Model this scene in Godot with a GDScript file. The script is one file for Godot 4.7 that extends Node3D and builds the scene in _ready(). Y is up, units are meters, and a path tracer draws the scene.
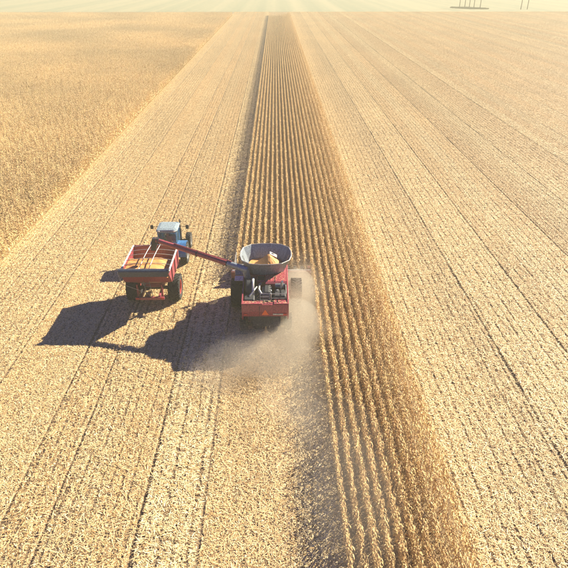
extends Node3D
# A combine harvester unloading into a grain cart beside a narrow strip of standing corn. x right, y up, fields run away along -z; metres.

const ROW := 0.53            # distance between corn rows
const STRIP_X := -3.1        # first row of the standing strip
const FIELD_END := -360.0
const CORN_END := -330.0
var used := {}
var M := {}
var rng := RandomNumberGenerator.new()

# ------------------------------------------------------------------ geometry
class Geo:
	var v := PackedVector3Array()
	var n := PackedVector3Array()
	var c := PackedColorArray()
	var col := Color(1, 1, 1)
	func tri(a: Vector3, b: Vector3, d: Vector3, na: Vector3, nb: Vector3, nd: Vector3) -> void:
		var g := (d - a).cross(b - a)
		if g.length_squared() < 1e-14:
			return
		if g.dot(na + nb + nd) < 0.0:
			v.append(a); v.append(d); v.append(b); n.append(na); n.append(nd); n.append(nb)
		else:
			v.append(a); v.append(b); v.append(d); n.append(na); n.append(nb); n.append(nd)
		c.append(col); c.append(col); c.append(col)
	func flat(a: Vector3, b: Vector3, d: Vector3, center: Vector3) -> void:
		var g := (d - a).cross(b - a)
		if g.length_squared() < 1e-14:
			return
		g = g.normalized()
		if g.dot((a + b + d) / 3.0 - center) < 0.0:
			g = -g
		tri(a, b, d, g, g, g)
	func quad(a: Vector3, b: Vector3, d: Vector3, e: Vector3, center: Vector3) -> void:
		flat(a, b, d, center); flat(a, d, e, center)
	func sheet(a: Vector3, b: Vector3, d: Vector3, e: Vector3, up := Vector3.UP) -> void:
		quad(a, b, d, e, (a + b + d + e) / 4.0 - up)
	# chamfered box
	func box(at: Vector3, size: Vector3, bevel := 0.015, turn := Basis()) -> Geo:
		var h := size / 2.0
		var w: float = minf(bevel, minf(h.x, minf(h.y, h.z)) * 0.7)
		var P := {}
		for sx in [-1, 1]:
			for sy in [-1, 1]:
				for sz in [-1, 1]:
					var s := Vector3(sx, sy, sz)
					var k := Vector3i(sx, sy, sz)
					P[[k, 0]] = at + turn * (s * Vector3(h.x, h.y - w, h.z - w))
					P[[k, 1]] = at + turn * (s * Vector3(h.x - w, h.y, h.z - w))
					P[[k, 2]] = at + turn * (s * Vector3(h.x - w, h.y - w, h.z))
		for s in [-1, 1]:
			quad(P[[Vector3i(s, -1, -1), 0]], P[[Vector3i(s, 1, -1), 0]], P[[Vector3i(s, 1, 1), 0]], P[[Vector3i(s, -1, 1), 0]], at)
			quad(P[[Vector3i(-1, s, -1), 1]], P[[Vector3i(1, s, -1), 1]], P[[Vector3i(1, s, 1), 1]], P[[Vector3i(-1, s, 1), 1]], at)
			quad(P[[Vector3i(-1, -1, s), 2]], P[[Vector3i(1, -1, s), 2]], P[[Vector3i(1, 1, s), 2]], P[[Vector3i(-1, 1, s), 2]], at)
			for t in [-1, 1]:
				quad(P[[Vector3i(s, t, -1), 0]], P[[Vector3i(s, t, 1), 0]], P[[Vector3i(s, t, 1), 1]], P[[Vector3i(s, t, -1), 1]], at)
				quad(P[[Vector3i(s, -1, t), 0]], P[[Vector3i(s, 1, t), 0]], P[[Vector3i(s, 1, t), 2]], P[[Vector3i(s, -1, t), 2]], at)
				quad(P[[Vector3i(-1, s, t), 1]], P[[Vector3i(1, s, t), 1]], P[[Vector3i(1, s, t), 2]], P[[Vector3i(-1, s, t), 2]], at)
				for u in [-1, 1]:
					var k := Vector3i(s, t, u)
					flat(P[[k, 0]], P[[k, 1]], P[[k, 2]], at)
		return self
	func tube(a: Vector3, b: Vector3, ra: float, rb := -1.0, sides := 10, caps := true) -> Geo:
		if rb < 0.0:
			rb = ra
		var d := (b - a).normalized()
		var x := d.cross(Vector3.UP if absf(d.y) < 0.9 else Vector3.RIGHT).normalized()
		var y := d.cross(x)
		for i in sides:
			var p := TAU * i / sides
			var q := TAU * (i + 1) / sides
			var u := x * cos(p) + y * sin(p)
			var w := x * cos(q) + y * sin(q)
			tri(a + u * ra, a + w * ra, b + w * rb, u, w, w)
			tri(a + u * ra, b + w * rb, b + u * rb, u, w, u)
			if caps:
				tri(a, a + u * ra, a + w * ra, -d, -d, -d)
				tri(b, b + u * rb, b + w * rb, d, d, d)
		return self
	func pipe(pts: Array, r: float, sides := 8) -> Geo:
		for i in pts.size() - 1:
			tube(pts[i], pts[i + 1], r, r, sides, true)
		return self
	# profile of [radius, offset along axis] swept round an axis
	func lathe(at: Vector3, axis: Vector3, prof: Array, sides := 28) -> Geo:
		var d := axis.normalized()
		var x := d.cross(Vector3.UP if absf(d.y) < 0.9 else Vector3.RIGHT).normalized()
		var y := d.cross(x)
		for j in prof.size() - 1:
			var r0: float = prof[j][0]
			var h0: float = prof[j][1]
			var r1: float = prof[j + 1][0]
			var h1: float = prof[j + 1][1]
			var sl := Vector2(h1 - h0, r0 - r1)
			if sl.length() < 1e-6:
				continue
			sl = sl.normalized()
			for i in sides:
				var p := TAU * i / sides
				var q := TAU * (i + 1) / sides
				var u := x * cos(p) + y * sin(p)
				var w := x * cos(q) + y * sin(q)
				var nu := (u * sl.x + d * sl.y).normalized()
				var nw := (w * sl.x + d * sl.y).normalized()
				var A := at + u * r0 + d * h0
				var B := at + w * r0 + d * h0
				var C := at + w * r1 + d * h1
				var D := at + u * r1 + d * h1
				tri(A, B, C, nu, nw, nw)
				tri(A, C, D, nu, nw, nu)
		return self
	# rings of equal count joined one after the other, ends closed when asked
	func loft(rings: Array, caps := true) -> Geo:
		var mid := Vector3.ZERO
		var count := 0
		for r in rings:
			for p in r:
				mid += p
				count += 1
		mid /= count
		for j in rings.size() - 1:
			var a: Array = rings[j]
			var b: Array = rings[j + 1]
			for i in a.size():
				var k: int = (i + 1) % a.size()
				quad(a[i], a[k], b[k], b[i], mid)
		if caps:
			for r in [rings[0], rings[-1]]:
				for i in range(1, r.size() - 1):
					flat(r[0], r[i], r[i + 1], mid)
		return self
	# polygon of (z, y) extruded along x
	func side(poly: Array, x0: float, x1: float) -> Geo:
		var a := []
		var b := []
		for p in poly:
			a.append(Vector3(x0, p.y, p.x))
			b.append(Vector3(x1, p.y, p.x))
		return loft([a, b])
	func add(o: Geo, t: Transform3D, tint := Color(1, 1, 1)) -> void:
		for i in o.v.size():
			v.append(t * o.v[i])
			n.append((t.basis * o.n[i]).normalized())
			c.append(o.c[i] * tint)
	func mesh(colored := false) -> ArrayMesh:
		var a := []
		a.resize(Mesh.ARRAY_MAX)
		a[Mesh.ARRAY_VERTEX] = v
		a[Mesh.ARRAY_NORMAL] = n
		if colored:
			a[Mesh.ARRAY_COLOR] = c
		var m := ArrayMesh.new()
		m.add_surface_from_arrays(Mesh.PRIMITIVE_TRIANGLES, a)
		return m

func geo() -> Geo:
	return Geo.new()

# ------------------------------------------------------------------ nodes
func numbered(called: String) -> String:
	var k: int = used.get(called, 0)
	used[called] = k + 1
	return called if k == 0 else "%s_%03d" % [called, k]

func tag(o: Node, label := "", category := "", group := "", kind := "") -> Node:
	if label: o.set_meta("label", label)
	if category: o.set_meta("category", category)
	if group: o.set_meta("group", group)
	if kind: o.set_meta("kind", kind)
	return o

func thing(called: String, label: String, category: String, at := Vector3.ZERO, group := "", kind := "") -> Node3D:
	var o := Node3D.new()
	o.name = numbered(called)
	add_child(o, true)
	o.position = at
	tag(o, label, category, group, kind)
	return o

func part(called: String, g: Geo, m: Material, parent: Node) -> MeshInstance3D:
	var o := MeshInstance3D.new()
	o.mesh = g.mesh()
	o.material_override = m
	if parent == self:
		called = numbered(called)
	o.name = called
	parent.add_child(o, true)
	return o

func copies(called: String, m: Mesh, mat: Material, spots: Array, tints: Array, parent: Node) -> void:
	if spots.is_empty():
		return
	var mm := MultiMesh.new()
	mm.transform_format = MultiMesh.TRANSFORM_3D
	mm.use_colors = true
	mm.mesh = m
	mm.instance_count = spots.size()
	for i in spots.size():
		mm.set_instance_transform(i, spots[i])
		mm.set_instance_color(i, tints[i])
	var o := MultiMeshInstance3D.new()
	o.multimesh = mm
	o.material_override = mat
	o.name = called
	parent.add_child(o, true)

# ------------------------------------------------------------------ materials
func noise_map(seed_: int, freq: float, stops: Array, size := 512, kind := FastNoiseLite.TYPE_SIMPLEX_SMOOTH) -> NoiseTexture2D:
	var f := FastNoiseLite.new()
	f.seed = seed_
	f.noise_type = kind
	f.frequency = freq
	f.fractal_octaves = 5
	var t := NoiseTexture2D.new()
	t.width = size
	t.height = size
	t.seamless = true
	t.noise = f
	var ramp := Gradient.new()
	var at := PackedFloat32Array()
	var cs := PackedColorArray()
	for s in stops:
		at.append(s[0])
		cs.append(s[1])
	ramp.offsets = at
	ramp.colors = cs
	t.color_ramp = ramp
	return t

func lin(r: float, g: float, b: float) -> Color:
	return Color(r, g, b).linear_to_srgb()

func paint(c: Color, rough := 0.5, metal := 0.0, dusty: Texture2D = null, scale := 0.7) -> StandardMaterial3D:
	var m := StandardMaterial3D.new()
	m.albedo_color = c
	m.roughness = rough
	m.metallic = metal
	if dusty:
		m.albedo_texture = dusty
		m.uv1_triplanar = true
		m.uv1_scale = Vector3.ONE * scale
	return m

func make_materials() -> void:
	var grime := noise_map(3, 0.02, [[0.0, Color(0.72, 0.70, 0.66)], [0.45, Color(0.9, 0.89, 0.87)], [0.7, Color(1, 1, 1)], [1.0, Color(1, 0.98, 0.94)]])
	M.red = paint(lin(0.37, 0.07, 0.092), 0.42, 0.0, grime)
	M.header = paint(lin(0.36, 0.15, 0.12), 0.7, 0.0, grime)
	M.cart_red = paint(lin(0.31, 0.058, 0.085), 0.35, 0.0, grime)
	M.blue = paint(lin(0.05, 0.20, 0.48), 0.4, 0.0, grime)
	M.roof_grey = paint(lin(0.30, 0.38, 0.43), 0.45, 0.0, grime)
	M.dark = paint(lin(0.03, 0.033, 0.04), 0.6, 0.0, grime)
	M.steel = paint(lin(0.16, 0.18, 0.21), 0.5, 0.3, grime)
	M.tank = paint(lin(0.28, 0.33, 0.39), 0.45, 0.35, grime)
	M.bare = paint(lin(0.50, 0.50, 0.48), 0.4, 0.5, grime)
	M.white = paint(lin(0.70, 0.68, 0.64), 0.5, 0.0, grime)
	M.rubber = paint(lin(0.022, 0.022, 0.024), 0.85, 0.0, noise_map(8, 0.03, [[0.0, Color(0.7, 0.65, 0.6)], [0.6, Color(1, 1, 1)], [1.0, Color(1, 1, 1)]]))
	M.rim_red = paint(lin(0.42, 0.05, 0.05), 0.5, 0.0, grime)
	M.rim_silver = paint(lin(0.42, 0.42, 0.42), 0.5, 0.3, grime)
	M.tarp = paint(lin(0.05, 0.075, 0.12), 0.28, 0.0, grime)
	M.seat = paint(lin(0.10, 0.045, 0.03), 0.8)
	M.orange = paint(lin(0.85, 0.14, 0.02), 0.4)
	M.tail = paint(lin(0.5, 0.02, 0.02), 0.25)
	M.wood = paint(lin(0.10, 0.075, 0.055), 0.85, 0.0, grime)
	M.grain = paint(Color(1, 1, 1), 0.75, 0.0, noise_map(5, 0.09, [[0.0, lin(0.38, 0.15, 0.035)], [0.5, lin(0.60, 0.27, 0.075)], [1.0, lin(0.74, 0.40, 0.15)]]), 1.6)
	var g := StandardMaterial3D.new()
	g.albedo_color = Color(0.25, 0.38, 0.45, 0.35)
	g.transparency = BaseMaterial3D.TRANSPARENCY_ALPHA
	g.roughness = 0.05
	M.glass = g
	# dry plant matter: colours come from the vertices and the copies
	var s := StandardMaterial3D.new()
	s.vertex_color_use_as_albedo = true
	s.roughness = 0.7
	s.cull_mode = BaseMaterial3D.CULL_DISABLED
	s.backlight = Color(0.15, 0.11, 0.055)
	M.corn = s
	var r := StandardMaterial3D.new()
	r.vertex_color_use_as_albedo = true
	r.roughness = 0.65
	r.cull_mode = BaseMaterial3D.CULL_DISABLED
	r.backlight = Color(0.30, 0.23, 0.12)
	M.residue = r
	var fl := r.duplicate()
	fl.backlight = Color(0.85, 0.74, 0.58)
	M.chaff = fl
	# bare soil with chaff trodden into it
	var soil := StandardMaterial3D.new()
	soil.albedo_texture = noise_map(21, 0.06, [[0.0, lin(0.08, 0.05, 0.033)], [0.42, lin(0.13, 0.085, 0.05)], [0.55, lin(0.22, 0.15, 0.08)], [0.75, lin(0.34, 0.24, 0.12)], [1.0, lin(0.46, 0.33, 0.17)]], 1024)
	soil.uv1_triplanar = true
	soil.uv1_world_triplanar = true
	soil.uv1_scale = Vector3.ONE * 0.21
	soil.roughness = 0.95
	M.soil = soil

# ------------------------------------------------------------------ crop residue
func strip_piece(g: Geo, at: Vector3, yaw: float, length: float, width: float, lift: float, tilt: float, curl: float, c: Color) -> void:
	var d := Vector3(cos(yaw), 0, sin(yaw))
	var s := Vector3(-d.z, tilt, d.x).normalized()
	g.col = c
	var a := at - d * length * 0.5 + Vector3.UP * lift * rng.randf()
	var m := at + Vector3.UP * (lift * 0.5 + curl)
	var b := at + d * length * 0.5 + Vector3.UP * lift * rng.randf()
	var w := s * width * 0.5
	var up := s.cross(d)
	if up.y < 0.0:
		up = -up
	g.sheet(a - w * 0.6, a + w * 0.6, m + w, m - w, up)
	g.sheet(m - w, m + w, b + w * 0.4, b - w * 0.4, up)

func residue_color() -> Color:
	var k := rng.randf()
	var j := rng.randf_range(0.88, 1.12)
	if k < 0.38:
		return Color(0.82 * j, 0.652 * j, 0.362 * j)
	if k < 0.78:
		return Color(0.70 * j, 0.518 * j, 0.25 * j)
	if k < 0.95:
		return Color(0.47 * j, 0.29 * j, 0.11 * j)
	return Color(0.24 * j, 0.15 * j, 0.07 * j)

# 2.12 m by 4 m of shredded leaves, husks and cut stalks
func residue_tile(seed_: int, each: float, stubs: bool, row_gap: float, fine := 1.0) -> ArrayMesh:
	rng.seed = seed_
	var g := geo()
	var f := FastNoiseLite.new()
	f.seed = seed_
	f.frequency = 1.0
	var total := int(each * 2.12 * 4.0)
	for i in total:
		var x := rng.randf_range(-1.06, 1.06)
		var z := rng.randf_range(-2.0, 2.0)
		var edge := absf(fposmod(x + 1.06, ROW) - ROW / 2.0)
		var keep := 0.90 + 0.75 * f.get_noise_2d(x * 2.6, z * 0.3) + 0.5 * f.get_noise_2d(x * 6.0 + 40.0, z * 2.0)
		if edge < 0.075 + 0.03 * f.get_noise_2d(x * 3.0, z * 2.0 + 9.0):
			keep -= row_gap * clampf(0.85 + 0.9 * f.get_noise_2d(floorf((x + 1.06) / ROW) * 37.0, z * 0.8), 0.1, 1.3) * (1.0 if int(floorf((x + 1.06) / ROW)) % 2 == 0 else 0.6)
		if rng.randf() > keep:
			continue
		var k := rng.randf()
		var at := Vector3(x, rng.randf_range(0.004, 0.035), z)
		var yaw := rng.randf() * TAU
		if rng.randf() < 0.006:
			strip_piece(g, at + Vector3(0, 0.03, 0), yaw, rng.randf_range(0.4, 0.85), rng.randf_range(0.02, 0.03), 0.06, 0.0, 0.01, residue_color())
			continue
		var grow := rng.randf_range(0.55, 1.0) if rng.randf() < 0.7 else rng.randf_range(1.0, 1.35)
		var fine_ := fine * grow
		if k < 0.55:
			strip_piece(g, at, yaw, rng.randf_range(0.12, 0.34) * fine_, rng.randf_range(0.02, 0.05) * fine_, 0.06 * fine_, rng.randf_range(-0.45, 0.45), rng.randf_range(0.0, 0.035) * fine_, residue_color())
		elif k < 0.8:
			strip_piece(g, at, yaw, rng.randf_range(0.07, 0.16) * fine_, rng.randf_range(0.04, 0.08) * fine_, 0.035 * fine_, rng.randf_range(-0.5, 0.5), rng.randf_range(0.0, 0.03), residue_color())
		else:
			strip_piece(g, at, yaw, rng.randf_range(0.15, 0.42) * fine_, 0.018, 0.07 * fine_, rng.randf_range(-0.3, 0.3), 0.01, residue_color())
	if stubs:
		for r in 4:
			var z := -2.0
			while z < 2.0:
				z += rng.randf_range(0.12, 0.26)
				if rng.randf() < 0.55:
					continue
				var x := -1.06 + ROW * (r + 0.5) + rng.randf_range(-0.03, 0.03)
				var p := Vector3(x, 0, z)
				var top := p + Vector3(rng.randf_range(-0.07, 0.07), rng.randf_range(0.06, 0.20), rng.randf_range(-0.10, 0.10))
				var j := rng.randf_range(0.8, 1.15)
				g.col = Color(0.55 * j, 0.37 * j, 0.16 * j)
				g.tube(p, top, 0.014, 0.011, 4, true)
	return g.mesh(true)

# ------------------------------------------------------------------ corn
var leaf_geo := []
var stalk_geo := []
var tassel_geo := []
var ear_geo := []
var plant_plan := []      # per variant: [[kind, index, transform], ...]
var plant_geo := []

func make_leaf(seed_: int, hanging := false) -> Geo:
	rng.seed = seed_
	var g := geo()
	var j := rng.randf_range(0.85, 1.15)
	var warm := rng.randf_range(0.88, 1.08)
	g.col = Color(0.59 * j, 0.405 * j * warm, 0.175 * j * warm)
	var length := rng.randf_range(0.27, 0.48)
	var width := rng.randf_range(0.036, 0.062)
	var rise := rng.randf_range(0.5, 1.1)
	var droop := rng.randf_range(2.0, 3.3)
	if hanging:
		rise = 0.1
		droop = 2.4
	var twist := rng.randf_range(-1.2, 1.2)
	var p := Vector3.ZERO
	var a := rise
	var seg := 5
	var prev := []
	for i in seg + 1:
		var t := float(i) / seg
		var w := width * (0.7 + 0.9 * t) * (1.0 - pow(t, 3.0) * 0.9) * 0.62
		var d := Vector3(cos(a), sin(a), 0)
		var up := Vector3(-sin(a), cos(a), 0)
		var s := (Vector3(0, 0, 1) * cos(twist * t) + up * sin(twist * t))
		var l := p - s * w
		var r := p + s * w
		if i > 0:
			g.sheet(prev[0], prev[1], r, l, up if up.y > 0 else -up)
		prev = [l, r]
		p += d * length / seg
		a -= droop / seg * (0.6 + 0.8 * t)
	return g

func make_corn_pieces() -> void:
	for i in 10:
		leaf_geo.append(make_leaf(100 + i, i >= 8))
	for i in 3:
		rng.seed = 200 + i
		var g := geo()
		g.col = Color(0.58, 0.41, 0.19) * rng.randf_range(0.9, 1.1)
		var lean := Vector3(rng.randf_range(-0.08, 0.08), 0, rng.randf_range(-0.08, 0.08))
		g.tube(Vector3.ZERO, Vector3(0, 1.0, 0) + lean, 0.013, 0.011, 5, false)
		g.tube(Vector3(0, 1.0, 0) + lean, Vector3(0, 1.78, 0) + lean * 2.2, 0.011, 0.005, 5, false)
		stalk_geo.append(g)
		rng.seed = 220 + i
		var t := geo()
		t.col = Color(0.70, 0.53, 0.29)
		for k in 6:
			var yaw := rng.randf() * TAU
			var out := rng.randf_range(0.03, 0.12)
			var a := Vector3(cos(yaw) * out, rng.randf_range(0.12, 0.22), sin(yaw) * out)
			t.tube(Vector3.ZERO, a, 0.006, 0.003, 3, false)
		tassel_geo.append(t)
	for i in 2:
		var e := geo()
		e.col = Color(0.80, 0.63, 0.36) if i == 0 else Color(0.68, 0.49, 0.24)
		e.lathe(Vector3.ZERO, Vector3(0, 1, 0), [[0.0, 0.0], [0.022, 0.02], [0.030, 0.09], [0.024, 0.17], [0.006, 0.23], [0.0, 0.24]], 6)
		ear_geo.append(e)
	for p in 8:
		rng.seed = 300 + p
		var plan := []
		var si := p % 3
		plan.append(["stalk", si, Transform3D()])
		var k := rng.randi_range(10, 12)
		var yaw := rng.randf_range(-0.5, 0.5) + PI / 2.0
		for i in k:
			var h := 0.5 + 1.28 * i / k + rng.randf_range(-0.04, 0.04)
			var b := Basis(Vector3.UP, yaw + rng.randf_range(-0.5, 0.5)).scaled(Vector3.ONE * rng.randf_range(0.8, 1.1) * (1.0 if i < k - 2 else 0.75))
			plan.append(["leaf", rng.randi() % 8 if i > 1 else 8 + i, Transform3D(b, Vector3(0, h, 0))])
			yaw += PI
		plan.append(["tassel", si, Transform3D(Basis(Vector3.UP, rng.randf() * TAU), Vector3(0, 1.74, 0))])
		var ey := rng.randf() * TAU
		plan.append(["ear", p % 2, Transform3D(Basis(Vector3.UP, ey) * Basis(Vector3.FORWARD, rng.randf_range(0.5, 2.4)), Vector3(0, rng.randf_range(0.85, 1.0), 0))])
		plant_plan.append(plan)
		var g := geo()
		for q in plan:
			var src: Geo = {"stalk": stalk_geo, "leaf": leaf_geo, "tassel": tassel_geo, "ear": ear_geo}[q[0]][q[1]]
			g.add(src, q[2])
		plant_geo.append(g)

func corn_tint() -> Color:
	var j := rng.randf_range(0.84, 1.14)
	var w := rng.randf_range(0.92, 1.06)
	return Color(j, j * w, j * w * rng.randf_range(0.88, 1.08))

func build_corn() -> void:
	make_corn_pieces()
	# the 300 plants that show largest, one by one
	var meshes := {"stalk": [], "leaf": [], "tassel": [], "ear": []}
	for kind in meshes:
		for g in {"stalk": stalk_geo, "leaf": leaf_geo, "tassel": tassel_geo, "ear": ear_geo}[kind]:
			meshes[kind].append(g.mesh(true))
	var protos := []
	rng.seed = 77
	var singles := []
	var spots := []
	for i in 8:
		spots.append([])
	var tints := []
	for i in 8:
		tints.append([])
	for k in 21:
		var x := STRIP_X + ROW * k
		var z := -10.5 if k >= 11 else -39.6
		while z > CORN_END:
			z -= rng.randf_range(0.10, 0.17)
			if rng.randf() < 0.05:
				continue
			var at := Vector3(x + rng.randf_range(-0.035, 0.035), 0, z)
			var b := Basis(Vector3.UP, rng.randf_range(-0.35, 0.35) + (PI if rng.randf() < 0.5 else 0.0)) * Basis(Vector3.RIGHT, rng.randf_range(-0.09, 0.09)) * Basis(Vector3.FORWARD, rng.randf_range(-0.05, 0.05))
			var s := rng.randf_range(0.84, 1.04)
			if k >= 18:
				s *= 1.04
			b = b.scaled(Vector3(s * 0.55, s, s * 1.05))
			var kind := rng.randi() % 8
			if z < -13.2 and singles.size() < 300 and z > -17.5 and rng.randf() < 0.97:
				singles.append([kind, Transform3D(b, at), k])
			else:
				spots[kind].append(Transform3D(b, at))
				tints[kind].append(corn_tint())
	for s in singles:
		var o := Node3D.new()
		o.name = numbered("corn_plant")
		add_child(o, true)
		o.transform = s[1]
		var where: String = "standing inside the uncut strip behind the harvester"
		if s[2] == 11:
			where = "in the row along the freshly cut edge of the strip"
		elif s[2] == 20:
			where = "in the outermost row of the strip beside the wide stubble"
		tag(o, "dry golden corn plant " + where, "corn plant", "corn plants of the uncut strip")
		for q in plant_plan[s[0]]:
			var c := MeshInstance3D.new()
			c.mesh = meshes[q[0]][q[1]]
			c.material_override = M.corn
			c.transform = q[2]
			c.name = q[0]
			o.add_child(c, true)
	var rest := thing("corn_strip", "long strip of dry standing corn in straight rows between stubble", "corn", Vector3.ZERO, "", "stuff")
	for i in 8:
		copies("plants", plant_geo[i].mesh(true), M.corn, spots[i], tints[i], rest)
	# the wide uncut field: blocks of four rows by two metres
	var blocks := []
	for i in 6:
		rng.seed = 400 + i
		var g := geo()
		for r in 4:
			var z := -1.0
			while z < 1.0:
				var j := corn_tint()
				var b := Basis(Vector3.UP, rng.randf() * TAU) * Basis(Vector3.RIGHT, rng.randf_range(-0.14, 0.14))
				g.add(plant_geo[rng.randi() % 8], Transform3D(b.scaled(Vector3.ONE * rng.randf_range(0.85, 1.1)), Vector3(-1.06 + ROW * (r + 0.5) + rng.randf_range(-0.06, 0.06), 0, z + rng.randf_range(-0.05, 0.05))), j)
				z += rng.randf_range(0.14, 0.22)
		blocks.append(g.mesh(true))
	var bs := []
	var bt := []
	for i in 6:
		bs.append([])
		bt.append([])
	rng.seed = 55
	var patches := FastNoiseLite.new()
	patches.seed = 9
	patches.frequency = 0.02
	var z0 := -28.0
	while z0 > CORN_END:
		var x0 := -22.4 - 1.06
		while x0 > z0 * 0.53 - 14.0:
			var i := rng.randi() % 6
			var turn := PI if rng.randf() < 0.5 else 0.0
			bs[i].append(Transform3D(Basis(Vector3.UP, turn).scaled(Vector3(1, rng.randf_range(0.93, 1.07), 1)), Vector3(x0, 0, z0 + rng.randf_range(-0.1, 0.1))))
			var j := 0.98 + 0.28 * patches.get_noise_2d(x0, z0)
			bt[i].append(Color(j * 1.02, j * 1.05, j * 1.08))
			x0 -= 2.12
		z0 -= 2.0
	var wide := thing("corn_field", "wide field of ripe standing corn beyond the stubble lanes", "corn", Vector3.ZERO, "", "stuff")
	for i in 6:
		copies("plants", blocks[i], M.corn, bs[i], bt[i], wide)

# ------------------------------------------------------------------ ground and stubble
func build_ground() -> void:
	var g := geo()
	# one sheet to the horizon, with shallow ruts where wheels have run
	var tracks := [-20.2, -16.1, -12.0, -10.0, -6.05, 13.9, 18.1, 24.3, 29.6, 35.9]
	var xs := [-2600.0, -400.0]
	for t in tracks:
		for d in [-0.22, -0.10, 0.10, 0.22]:
			xs.append(t + d)
	xs.append(400.0)
	xs.append(2600.0)
	var zs := [60.0, FIELD_END, -4200.0]
	for i in xs.size() - 1:
		var ya := -0.07 if i >= 2 and i < xs.size() - 2 and (i - 2) % 4 in [1, 2] else 0.0
		var j := i + 1
		var yb := -0.07 if j >= 2 and j < xs.size() - 2 and (j - 2) % 4 in [1, 2] else 0.0
		for k in 2:
			var za: float = zs[k]
			var zb: float = zs[k + 1]
			if k == 1:
				ya = 0.0
				yb = 0.0
			g.sheet(Vector3(xs[i], ya, za), Vector3(xs[j], yb, za), Vector3(xs[j], yb, zb), Vector3(xs[i], ya, zb))
	tag(part("ground", g, M.soil, self), "bare brown soil under the stubble and corn", "ground", "", "structure")

	# lanes of residue between the ruts; [from, to, nearest z, farthest z, kind, tint]
	var full := []
	var thin := []
	var fresh := []
	for i in 5:
		full.append(residue_tile(500 + i, 680.0, true, 0.95, 0.82))
		thin.append(residue_tile(520 + i, 480.0, true, 0.95, 0.82))
		fresh.append(residue_tile(540 + i, 760.0, true, 0.25, 0.72))
	var kinds := {"full": full, "thin": thin, "fresh": fresh}
	var lots := {}
	var shades := {}
	for k in kinds:
		lots[k] = []
		shades[k] = []
		for i in 5:
			lots[k].append([])
			shades[k].append([])
	var lanes := []
	var marks := [-23.4, -20.2, -16.1, -12.0, -10.0, -6.05, -3.35]
	var kl := ["full", "full", "fresh", "full", "full", "full"]
	for i in marks.size() - 1:
		lanes.append([marks[i], marks[i + 1], -9.0, FIELD_END + 1.0, kl[i]])
	lanes.append([-3.35, 2.85, -9.0, -38.5, "fresh"])
	var right := [7.9, 13.9, 18.1, 24.3, 29.6, 35.9]
	while right[-1] < 230.0:
		right.append(right[-1] + (6.3 if right.size() % 3 else 5.4))
	for i in right.size() - 1:
		lanes.append([right[i], right[i + 1], -9.0, FIELD_END + 1.0, "full"])
	for x in range(-24, -240, -10):
		lanes.append([x - 10.0, float(x), -26.0, FIELD_END + 1.0, "edge"])
	rng.seed = 900
	var drift := FastNoiseLite.new()
	drift.seed = 12
	drift.frequency = 0.03
	for L in lanes:
		if L[4] == "edge":
			continue
		var n: int = maxi(1, roundi((L[1] - L[0]) / 2.12))
		var w: float = (L[1] - L[0] - 0.16) / n
		for i in n:
			var shade: float = rng.randf_range(0.90, 1.06)
			var pale: float = rng.randf_range(0.94, 1.04)
			var kind: String = L[4]
			if kind == "full" and rng.randf() < 0.3:
				kind = "thin"
			var x: float = L[0] + 0.08 + w * (i + 0.5)
			var z: float = L[2]
			while z > L[3]:
				z -= 4.0
				if absf(x) > -z * 0.53 + 14.0:
					continue
				var v := rng.randi() % 5
				var b := Basis(Vector3.UP, PI if rng.randf() < 0.5 else 0.0).scaled(Vector3(w / 2.12, 1, 1))
				lots[kind][v].append(Transform3D(b, Vector3(x + rng.randf_range(-0.03, 0.03), 0.002, z + 2.0)))
				var j := shade * (1.0 + 0.12 * drift.get_noise_2d(x * 2.0, z))
				shades[kind][v].append(Color(j, j * pale, j * pale * pale))
	var res := thing("crop_residue", "straw coloured litter of leaves, husks and cut stalks covering the harvested lanes", "stubble", Vector3.ZERO, "", "stuff")
	for k in kinds:
		for i in 5:
			copies("litter", kinds[k][i], M.residue, lots[k][i], shades[k][i], res)

	# the field beyond: paler, greener, in long bands
	var im := Image.create(1024, 256, false, Image.FORMAT_RGB8)
	var f := FastNoiseLite.new()
	f.seed = 31
	f.frequency = 0.045
	var h := FastNoiseLite.new()
	h.seed = 33
	h.frequency = 0.2
	for x in 1024:
		var band := f.get_noise_2d(x, 0.0)
		for y in 256:
			var a := clampf(0.5 + 1.1 * band + 0.35 * h.get_noise_2d(x, y * 0.6), 0.0, 1.0)
			im.set_pixel(x, y, lin(0.17, 0.19, 0.11).lerp(lin(0.28, 0.26, 0.15), a))
	var far := StandardMaterial3D.new()
	far.albedo_texture = ImageTexture.create_from_image(im)
	far.roughness = 1.0
	far.uv1_triplanar = true
	far.uv1_world_triplanar = true
	far.uv1_scale = Vector3(0.0016, 0.0016, 0.0016)
	var q := geo()
	q.sheet(Vector3(-2400, 0.05, FIELD_END - 0.5), Vector3(2400, 0.05, FIELD_END - 0.5), Vector3(2400, 0.05, -4000), Vector3(-2400, 0.05, -4000))
	tag(part("far_field", q, far, self), "pale green field in long bands beyond the corn", "field", "", "structure")

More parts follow.
